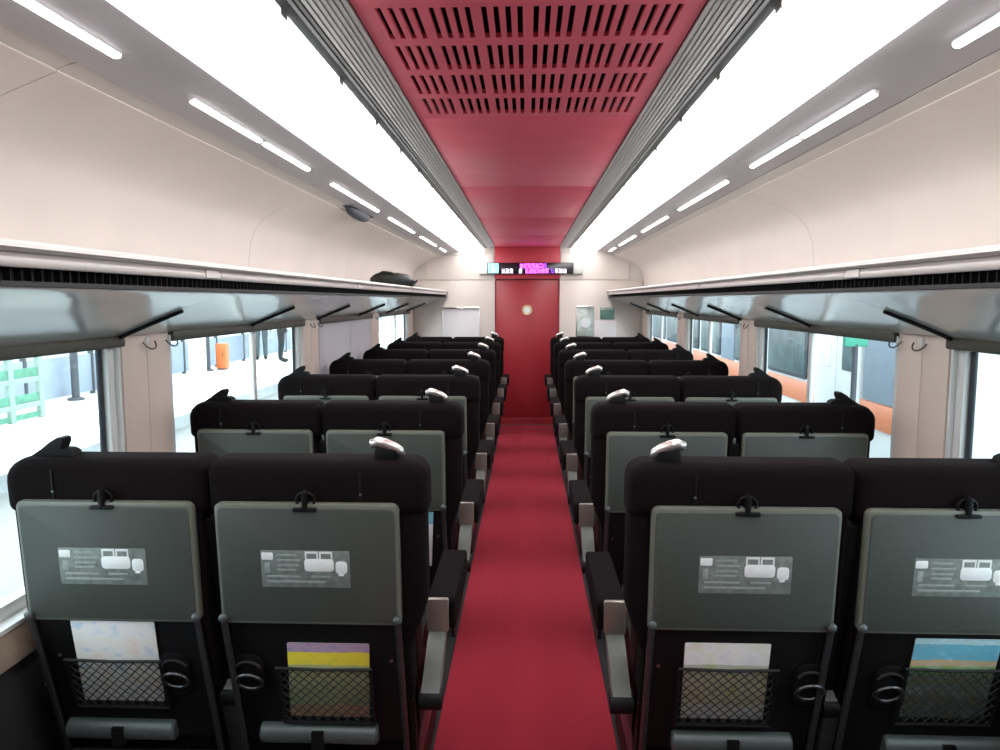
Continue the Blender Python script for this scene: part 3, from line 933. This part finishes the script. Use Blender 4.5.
        # grab handle on the shoulder
        if inner:
            pts = [(1.287, 1.092), (1.283, 1.118), (1.270, 1.126), (1.250, 1.139), (1.228, 1.156), (1.207, 1.168), (1.196, 1.166), (1.195, 1.154), (1.203, 1.138), (1.185, 1.137), (1.172, 1.130), (1.166, 1.100)]
            mb = L()
            mb.prism([(a, b) for a, b in pts], 0.035, 0.075)
            hb = mb.build('shoulder_handle', M['black'], t, label='black fin-shaped handle')
        else:
            base = L().slab(0.325, 0.385, 1.105, 1.152, 0.02, 0.075, r=0.014, e=0.008, n=4).build('shoulder_handle', M['black'], t)
            path = [(0.314, 0.040, 1.128), (0.320, 0.036, 1.140), (0.336, 0.032, 1.151), (0.357, 0.030, 1.160), (0.376, 0.030, 1.164), (0.388, 0.034, 1.160), (0.392, 0.040, 1.148)]
            L().tube(path, 0.01, n=12, rs=[0.006, 0.0115, 0.0125, 0.013, 0.013, 0.012, 0.006]).build('grip', M['satin'], base, angle=80)
    # central spine between the two backs
    L().slab(0.788, 0.838, 0.25, 0.96, 0.018, 0.07, r=0.01, e=0.006, n=2).build('centre_spine', M['black'], t)
    L().slab(0.792, 0.832, 0.20, 0.42, -0.012, 0.03, r=0.006, e=0.004, n=2).build('centre_bracket', M['darkmetal'], t)
    # armrests: aisle, centre, window
    for s0, s1 in ((0.226, 0.292), (0.789, 0.836), (1.295, 1.338)):
        ar = Fm().slab(0.285, 0.72, 0.552, 0.648, s0 - (0.018 if s0 < 0.3 else 0), s1, r=0.02, e=0.008, axis='x', n=4).build('armrest', M['fabric'], t)
        Fm().slab(s0 + 0.001, s1 - 0.001, 0.550, 0.650, 0.272, 0.290, r=0.006, e=0.003, n=3).build('armrest_cap', M['armcap'], ar)
        mb = Fm()
        prof = [(0.300, 0.552), (0.262, 0.552), (0.232, 0.54), (0.10, 0.462), (0.088, 0.445), (0.100, 0.428), (0.125, 0.432), (0.300, 0.525)]
        mb.prism([(a, b) for a, b in prof], s0 + 0.008, s1 - 0.008, axis='x')
        mb.build('armrest_support', M['armgrey'], ar)
        Fm().lathe([(0.028, s0 + 0.002), (0.030, s0 + 0.006), (0.030, s1 - 0.006), (0.028, s1 - 0.002)], (0, 0.115, 0.435), axis='x', n=16).build('armrest_hinge', M['black'], ar)
    # side cover below the aisle armrest and pedestal
    mb = Fm()
    mb.prism([(0.10, 0.44), (0.16, 0.10), (0.56, 0.10), (0.66, 0.30), (0.68, 0.552), (0.30, 0.552)], 0.302, 0.316, axis='x')
    mb.build('side_cover', M['black'], t, smooth=False)
    mb = Fm()
    mb.prism([(0.10, 0.44), (0.16, 0.12), (0.56, 0.12), (0.66, 0.30), (0.68, 0.552), (0.30, 0.552)], 1.300, 1.332, axis='x')
    mb.build('side_cover', M['black'], t, smooth=False)
    Fm().slab(0.30, 1.30, 0.16, 0.58, 0.20, 0.30, r=0.02, e=0.01, axis='z', n=2).build('seat_frame', M['darkmetal'], t)
    Fm().lathe([(0.26, 0.009), (0.26, 0.03), (0.12, 0.05), (0.10, 0.21)], (SMID + 0.03, 0.37, 0), axis='z', n=24).build('pedestal', M['darkmetal'], t)
    return t


for sg, side, sname in SIDES:
    proto = make_seat(sg)
    for k in range(7):
        o = proto if k == 0 else copy_tree(proto)
        o.location = (sg * SMID, ROW0 + PITCH_Y * k, 0)
        where = 'platform side of the aisle' if sg < 0 else 'train side of the aisle'
        rowtxt = 'last row before the red door' if k == 6 else '%s row from the camera' % ORD[k]
        tag(o, 'black double seat on the %s, %s' % (where, rowtxt), 'seat', 'black double seats along the aisle')

# ------------------------------------------------------------------ magazines in the pockets
covers = {
    (-1, 'window'): ('white magazine with pale blue and pink drawings in the net pocket by the platform window',
                     cover('cover_pastel', [(0.0, (0.62, 0.66, 0.62)), (0.45, (0.85, 0.85, 0.82)), (0.8, (0.85, 0.88, 0.9))], 5.0, 0.45, [(0.25, 0.55, 0.85), (0.9, 0.9, 0.88), (0.88, 0.86, 0.8), (0.9, 0.62, 0.55)])),
    (-1, 'aisle'): ('yellow and purple magazine in a net pocket beside the aisle, platform side',
                    cover('cover_yellow', [(0.0, (0.45, 0.30, 0.22)), (0.18, (0.30, 0.42, 0.25)), (0.45, (0.40, 0.48, 0.28)), (0.73, (0.80, 0.68, 0.04)), (0.90, (0.33, 0.22, 0.48))], 7.0, 0.22, [(0.1, 0.3, 0.2), (0.7, 0.6, 0.1), (0.5, 0.2, 0.15)])),
    (1, 'aisle'): ('white-topped magazine with olive lower half in a net pocket beside the aisle, striped train side',
                   cover('cover_olive', [(0.0, (0.50, 0.58, 0.56)), (0.2, (0.45, 0.42, 0.2)), (0.62, (0.42, 0.42, 0.30)), (0.74, (0.78, 0.76, 0.76))], 4.5, 0.28, [(0.5, 0.65, 0.1), (0.85, 0.82, 0.84), (0.4, 0.5, 0.6)])),
    (1, 'window'): ('blue sky and green landscape magazine in the pocket by the striped train window',
                    cover('cover_blue', [(0.0, (0.05, 0.06, 0.05)), (0.30, (0.10, 0.12, 0.08)), (0.58, (0.18, 0.38, 0.12)), (0.68, (0.60, 0.42, 0.25)), (0.76, (0.10, 0.45, 0.65)), (0.95, (0.45, 0.68, 0.78))], 7.0, 0.25, [(0.5, 0.35, 0.1), (0.2, 0.35, 0.3), (0.65, 0.75, 0.8)])),
}


def magazine(sg, s0, s1, z0, z1, row, label, cm):
    o = empty('magazine', (sg * (s0 + s1) / 2, ROW0 + PITCH_Y * row, z0))
    tag(o, label, 'magazine', 'magazines in the seat pockets')
    h, wd = z1 - z0, s1 - s0
    tilt = 0.07 if sg < 0 else -0.03
    fn = lambda p: (p[0] + tilt * p[2], p[1] + lean_y(z0 + p[2]), p[2])
    MB(fn).slab(-wd / 2, wd / 2, 0, h, -0.0188, -0.0174, r=0.002, e=0.0004, n=1).build('cover', cm, o)
    MB(fn).slab(-wd / 2 + 0.002, wd / 2 - 0.002, 0.001, h - 0.002, -0.0172, -0.0126, r=0.002, e=0.0006, n=1).build('pages', M['paper'], o)


for key, (label, cm) in covers.items():
    sg, nm = key
    s0, s1, z0, z1, zn = MAGS[key]
    magazine(sg, s0, s1, z0, z1, 0, label, cm)
mg = cover('cover_cyan', [(0.0, (0.7, 0.75, 0.75)), (0.6, (0.8, 0.84, 0.85)), (0.8, (0.12, 0.50, 0.62))], 6.0, 0.15)
magazine(-1, 0.385, 0.600, 0.44, 0.686, 1, 'white and cyan magazine in the second row pocket beside the aisle, platform side', mg)

# ------------------------------------------------------------------ outdoors, left: track, platform
gr = struct(MB().box(-90, 90, -60, 140, -1.6, -1.25).build('ground', M['ballast'], smooth=False))


def track(x, label):
    t = empty('railway_track', (x, 0, -1.25))
    tag(t, label, 'railway track', 'tracks beside the train')
    for s_ in (-0.534, 0.534):
        pf_ = [(-0.06, 0.08), (-0.06, 0.095), (-0.012, 0.11), (-0.012, 0.2), (-0.034, 0.21), (-0.034, 0.235), (0.034, 0.235), (0.034, 0.21), (0.012, 0.2), (0.012, 0.11), (0.06, 0.095), (0.06, 0.08)]
        MB().prism([(s_ + a, b) for a, b in pf_], -10, 60).build('rail', M['steel'], t)
    first = None
    for k in range(60):
        if first is None:
            first = MB().slab(-1.0, 1.0, -0.11, 0.11, 0.0, 0.08, r=0.02, e=0.015, axis='z', n=1).build('sleeper', M['sleeper'], t)
            first.location = (0, -6, 0)
        else:
            dupe(first, t, (0, -6 + 0.65 * k, 0))


track(-3.05, 'empty railway track between the train and the bright platform')
plf = MB()
plf.box(-7.10, -4.75, -20, 90, -1.25, 0.0)
pl = struct(plf.build('platform_slab', M['platform'], smooth=False))
pl['kind'] = 'structure'
MB().box(-4.80, -4.56, -20, 90, -0.16, 0.004).build('edge_coping', M['platedge'], pl, smooth=False)
MB().box(-5.55, -5.25, -20, 90, 0.0, 0.006).build('tactile_strip', M['yellow'], pl, smooth=False)

# low blue-grey fence with posts along the far side of the platform
fe = empty('platform_fence', (-7.10, 0, 0))
tag(fe, 'low blue-grey panel fence with dark posts along the back of the platform', 'fence')
for k in range(14):
    yv = 3.6 + 1.6 * k
    MB().slab(yv + 0.01, yv + 1.59, 0.05, 0.66, -0.02, 0.02, r=0.01, e=0.006, axis='x', n=1).build('fence_panel', M['bluewall'], fe)
for k in range(15):
    yv = 3.6 + 1.6 * k
    MB().slab(yv - 0.03, yv + 0.03, 0.0, 0.72, -0.035, 0.035, r=0.008, e=0.006, axis='x', n=1).build('fence_post', M['post'], fe)
for (xp, yp, nme, lab) in ((-6.88, 10.81, 'canopy_post', 'dark thin steel post on the platform behind the mint lattice'),
                           (-6.88, 11.70, 'canopy_post', 'dark thin steel post, second along from the mint lattice'),
                           (-6.88, 15.45, 'canopy_post', 'dark thin steel post between the white column and the orange box')):
    t = empty(nme, (xp, yp, 0))
    tag(t, lab, 'post', 'thin posts on the platform')
    MB().lathe([(0.055, 0.02), (0.055, 3.4)], n=10).build('shaft', M['post'], t)
    MB().lathe([(0.12, 0.0), (0.12, 0.03), (0.06, 0.05)], n=12).build('base_plate', M['post'], t)
t = empty('platform_column', (-6.55, 14.25, 0))
tag(t, 'thick round white column standing on the platform', 'column')
MB().lathe([(0.165, 0.06), (0.165, 3.4)], n=24).build('shaft', M['whitecol'], t)
MB().lathe([(0.24, 0.0), (0.24, 0.05), (0.17, 0.07)], n=24).build('base', M['platform'], t)
t = empty('vending_box', (-6.68, 15.75, 0))
tag(t, 'orange upright box on the platform beside a thin post', 'box')
MB().slab(-0.11, 0.11, 0.03, 0.58, -0.10, 0.10, r=0.015, e=0.01, n=2).build('cabinet', M['orange'], t)
MB().slab(-0.09, 0.09, 0.0, 0.03, -0.08, 0.08, r=0.01, e=0.003, n=1).build('plinth', M['post'], t)
MB().slab(-0.08, 0.08, 0.10, 0.53, -0.110, -0.098, r=0.01, e=0.003, n=2).build('front_door', M['orange'], t)
MB().slab(0.045, 0.060, 0.30, 0.38, -0.118, -0.108, r=0.004, e=0.002, n=2).build('latch', M['post'], t)

# mint-white lattice with green panels
la = empty('lattice_fence', (-6.35, 8.13, 0))
tag(la, 'mint-white lattice frame with green mesh panels standing on the platform', 'fence')
ys = [0, 0.46, 0.92, 1.38, 1.08]
for k in range(-3, 3):
    yv = 0.55 * k
    MB().slab(yv - 0.045, yv + 0.045, 0.0, 0.87, -0.03, 0.03, r=0.008, e=0.006, axis='x', n=1).build('upright', M['lattice'], la)
for z in (0.19, 0.51, 0.83):
    MB().slab(-1.66, 1.12, z - 0.035, z + 0.035, -0.025, 0.025, r=0.006, e=0.005, axis='x', n=1).build('crossbar', M['lattice'], la)
for k in range(-3, 2):
    for z0, z1 in ((0.02, 0.09), (0.23, 0.33), (0.55, 0.66)):
        MB().box(-0.012, 0.012, 0.55 * k + 0.05, 0.55 * k + 0.50, z0, z1).build('mesh_panel', M['greenpanel'], la, smooth=False)

# persons waiting on the platform
def person(loc, rz, top, trousers, label, bagcol=None):
    vs_ = [(0, 0, 0.93), (0, 0, 1.08), (0, 0, 1.26), (0, 0.01, 1.40), (0, 0.01, 1.50), (0, 0.0, 1.56), (0, -0.01, 1.64), (0, -0.01, 1.72)]
    rs = [(0.155, 0.11), (0.145, 0.105), (0.165, 0.115), (0.135, 0.095), (0.055, 0.055), (0.065, 0.075), (0.078, 0.095), (0.06, 0.075)]
    es = [(i, i + 1) for i in range(7)]
    for s_ in (-1, 1):
        b = len(vs_)
        vs_ += [(s_ * 0.09, 0, 0.86), (s_ * 0.095, -0.01, 0.50), (s_ * 0.095, 0.03, 0.09), (s_ * 0.10, -0.06, 0.045), (s_ * 0.105, -0.15, 0.035)]
        rs += [(0.098, 0.1), (0.066, 0.07), (0.045, 0.05), (0.045, 0.042), (0.04, 0.032)]
        es += [(0, b), (b, b + 1), (b + 1, b + 2), (b + 2, b + 3), (b + 3, b + 4)]
        b = len(vs_)
        vs_ += [(s_ * 0.19, 0.01, 1.40), (s_ * 0.235, 0.02, 1.12), (s_ * 0.235, -0.05, 0.88), (s_ * 0.232, -0.07, 0.79)]
        rs += [(0.062, 0.062), (0.047, 0.05), (0.034, 0.036), (0.03, 0.045)]
        es += [(3, b), (b, b + 1), (b + 1, b + 2), (b + 2, b + 3)]
        for f in range(5):
            hb = b + 3
            i = len(vs_)
            if f < 4:
                yo = -0.10 + 0.022 * f
                vs_ += [(s_ * 0.234, yo, 0.745), (s_ * 0.226, yo - 0.004, 0.70)]
            else:
                vs_ += [(s_ * 0.225, -0.125, 0.775), (s_ * 0.218, -0.135, 0.745)]
            rs += [(0.009, 0.009), (0.008, 0.008)]
            es += [(hb, i), (i, i + 1)]
    me = bpy.data.meshes.new('person')
    me.from_pydata(vs_, es, [])
    o = bpy.data.objects.new('person', me)
    COL.objects.link(o)
    bm = bmesh.new()
    bm.from_mesh(me)
    lyr = bm.verts.layers.skin.verify()
    for v, r in zip(bm.verts, rs):
        v[lyr].radius = r
        v[lyr].use_root = v.index == 0
    bm.to_mesh(me)
    bm.free()
    sk = o.modifiers.new('skin', 'SKIN')
    sk.use_smooth_shade = True
    sub = o.modifiers.new('sub', 'SUBSURF')
    sub.levels = sub.render_levels = 1
    m = bpy.data.materials.new('clothes')
    m.use_nodes = True
    nt = m.node_tree
    p = nt.nodes['Principled BSDF']
    p.inputs['Roughness'].default_value = 0.85
    tc = nt.nodes.new('ShaderNodeTexCoord')
    sp = nt.nodes.new('ShaderNodeSeparateXYZ')
    nt.links.new(tc.outputs['Object'], sp.inputs[0])
    mul = nt.nodes.new('ShaderNodeMath')
    mul.operation = 'MULTIPLY'
    mul.inputs[1].default_value = 0.5
    nt.links.new(sp.outputs['Z'], mul.inputs[0])
    r = nt.nodes.new('ShaderNodeValToRGB')
    r.color_ramp.interpolation = 'CONSTANT'
    st = [(0.0, (0.02, 0.02, 0.02)), (0.045, trousers), (0.41, top), (0.735, (0.55, 0.36, 0.27))]
    while len(r.color_ramp.elements) < 4:
        r.color_ramp.elements.new(0.5)
    for e, (pos, c) in zip(r.color_ramp.elements, st):
        e.position = pos
        e.color = (*c, 1)
    nt.links.new(mul.outputs[0], r.inputs['Fac'])
    nt.links.new(r.outputs['Color'], p.inputs['Base Color'])
    me.materials.append(m)
    o.location = loc
    o.rotation_euler = (0, 0, rz)
    tag(o, label, 'person')
    # hair cap
    lay = []
    for rr, h in ((0.088, 1.64), (0.098, 1.69), (0.095, 1.74), (0.07, 1.79), (0.02, 1.81)):
        lay.append([(rr * 0.86 * math.cos(2 * PI * k / 16), 0.012 + rr * 1.02 * math.sin(2 * PI * k / 16), h) for k in range(16)])
    MB().loft(lay).build('hair', mat('black_hair', (0.015, 0.012, 0.012), 0.6, var=0.2, scale=60), o, angle=80)
    # eyes, nose, mouth, ears
    fc = MB()
    for s_ in (-1, 1):
        fc.lathe([(0.0, -0.004), (0.009, 0.0), (0.0, 0.004)], (s_ * 0.03, -0.098, 1.665), axis='y', n=8)
    fc.box(-0.022, 0.022, -0.103, -0.092, 1.592, 1.600)
    fc.build('face_features', mat('dark_features', (0.08, 0.03, 0.03), 0.6), o)
    ns = MB()
    ns.loft([[(-0.010, -0.095, 1.655), (0.010, -0.095, 1.655), (0.0, -0.10, 1.66)], [(-0.014, -0.098, 1.615), (0.014, -0.098, 1.615), (0.0, -0.125, 1.620)]])
    for s_ in (-1, 1):
        ns.lathe([(0.0, -0.008), (0.022, -0.004), (0.024, 0.004), (0.0, 0.008)], (s_ * 0.082, 0.0, 1.648), axis='x', n=10)
    ns.build('nose_and_ears', mat('skin_tone', (0.55, 0.36, 0.27), 0.6), o)
    return o


p1 = person((-6.05, 17.75, 0), math.radians(100), (0.010, 0.018, 0.020), (0.012, 0.020, 0.022), 'person in dark teal-black clothes standing on the platform, seen past the window mullion')
p2 = person((-6.75, 18.3, 0), math.radians(200), (0.06, 0.085, 0.095), (0.07, 0.095, 0.10), 'person in grey clothes standing on the platform nearer the orange box')

# lavender board at the far end of the platform
t = empty('platform_board', (-6.3, 21.3, 0))
tag(t, 'tall lavender-blue board on the platform beyond the dark-clad person', 'sign board')
MB().slab(-0.30, 0.30, 0.15, 2.2, -0.03, 0.03, r=0.02, e=0.008, n=2).build('board', M['bluewall'], t)
for x in (-0.22, 0.22):
    MB().slab(x - 0.03, x + 0.03, 0.0, 0.2, -0.02, 0.02, r=0.004, e=0.004, n=1).build('leg', M['post'], t)

# ------------------------------------------------------------------ outdoors, right: striped train
track(4.95, 'railway track under the orange-banded train')
tr = empty('train_carriage', (4.95, 6.0, -1.0))
tag(tr, 'grey and white train carriage with an orange waist band on the next track', 'train')
OX, OY, OZ = 4.95, 6.0, -1.0
shf = lambda p: (p[0] - OX, p[1] - OY, p[2] - OZ)
YT0, YT1 = 5.85, 25.5
body = MB(shf)
sec = [(3.53, -0.75), (3.52, 2.05), (3.60, 2.35), (3.85, 2.58), (4.4, 2.72), (4.95, 2.76), (5.5, 2.72), (6.05, 2.58), (6.30, 2.35), (6.38, 2.05), (6.37, -0.75)]
body.loft([[(4.95 + (x - 4.95) * k, y, z) for x, z in sec] for y, k in ((YT0, 0.985), (YT0 + 0.06, 1.0), (YT1 - 0.06, 1.0), (YT1, 0.985))])
body.build('body', M['trainwhite'], tr)
MB(shf).slab(YT0 + 0.08, YT1 - 0.08, 0.225, 0.487, 3.505, 3.535, r=0.004, e=0.004, axis='x', n=1).build('waist_band', M['trainorange'], tr)
MB(shf).slab(YT0 + 0.08, YT1 - 0.08, 2.02, 2.12, 3.505, 3.60, r=0.004, e=0.004, axis='x', n=1).build('cant_rail_band', M['trainorange'], tr)
doors = [(7.75, 8.95), (22.5, 23.7)]
wins = [(9.25, 10.75), (10.95, 12.45), (13.35, 14.85), (15.05, 16.55), (17.0, 18.5), (18.7, 20.2), (20.5, 22.0)]
pans = [(5.96, 7.70), (12.50, 13.30), (16.6, 16.95), (20.25, 20.45), (22.05, 22.45), (23.8, 25.3)]
for a, b in pans:
    MB(shf).slab(a, b, 0.50, 1.98, 3.502, 3.535, r=0.01, e=0.006, axis='x', n=1).build('side_panel', M['trainblue'], tr)
for a, b in wins:
    wf = MB(shf).slab(a, b, 0.52, 1.70, 3.500, 3.54, r=0.08, e=0.006, axis='x', n=3).build('window', M['gasket'], tr)
    MB(shf).slab(a + 0.05, b - 0.05, 0.57, 1.65, 3.494, 3.53, r=0.06, e=0.003, axis='x', n=3).build('pane', M['trainglass'], wf)
for a, b in doors:
    m_ = (a + b) / 2
    for u, v in ((a, m_ - 0.004), (m_ + 0.004, b)):
        d_ = MB(shf).slab(u, v, -0.1, 1.95, 3.490, 3.54, r=0.01, e=0.008, axis='x', n=1).build('door', M['trainwhite'], tr)
        MB(shf).slab(u + 0.15, v - 0.15, 0.75, 1.6, 3.484, 3.50, r=0.04, e=0.003, axis='x', n=3).build('door_pane', M['trainglass'] if v < m_ else M['board'], d_)
MB(shf).box(3.75, 6.15, YT0 + 0.3, YT1 - 0.3, -1.0, -0.75).build('underframe', M['traindark'], tr, smooth=False)
for yb_ in (8.3, 22.8):
    for yo in (-1.05, 1.05):
        for x in (4.42, 5.48):
            MB(shf).lathe([(0.2, -0.07), (0.43, -0.06), (0.43, 0.04), (0.46, 0.05), (0.46, 0.07), (0.2, 0.07)], (x, yb_ + yo, -0.57), axis='x', n=24).build('wheel', M['traindark'], tr)

t = empty('signal_post', (2.62, 5.92, -1.25))
tag(t, 'green sign on a thin dark pole beside the striped train', 'sign post')
MB().lathe([(0.022, 0.0), (0.022, 2.42)], n=10).build('pole', M['post'], t)
MB().slab(-0.09, 0.09, 2.40, 2.56, -0.02, 0.02, r=0.01, e=0.005, n=2).build('sign_face', M['sign_green'], t)
MB().lathe([(0.08, 0.0), (0.08, 0.06), (0.03, 0.09)], n=12).build('foot', M['post'], t)
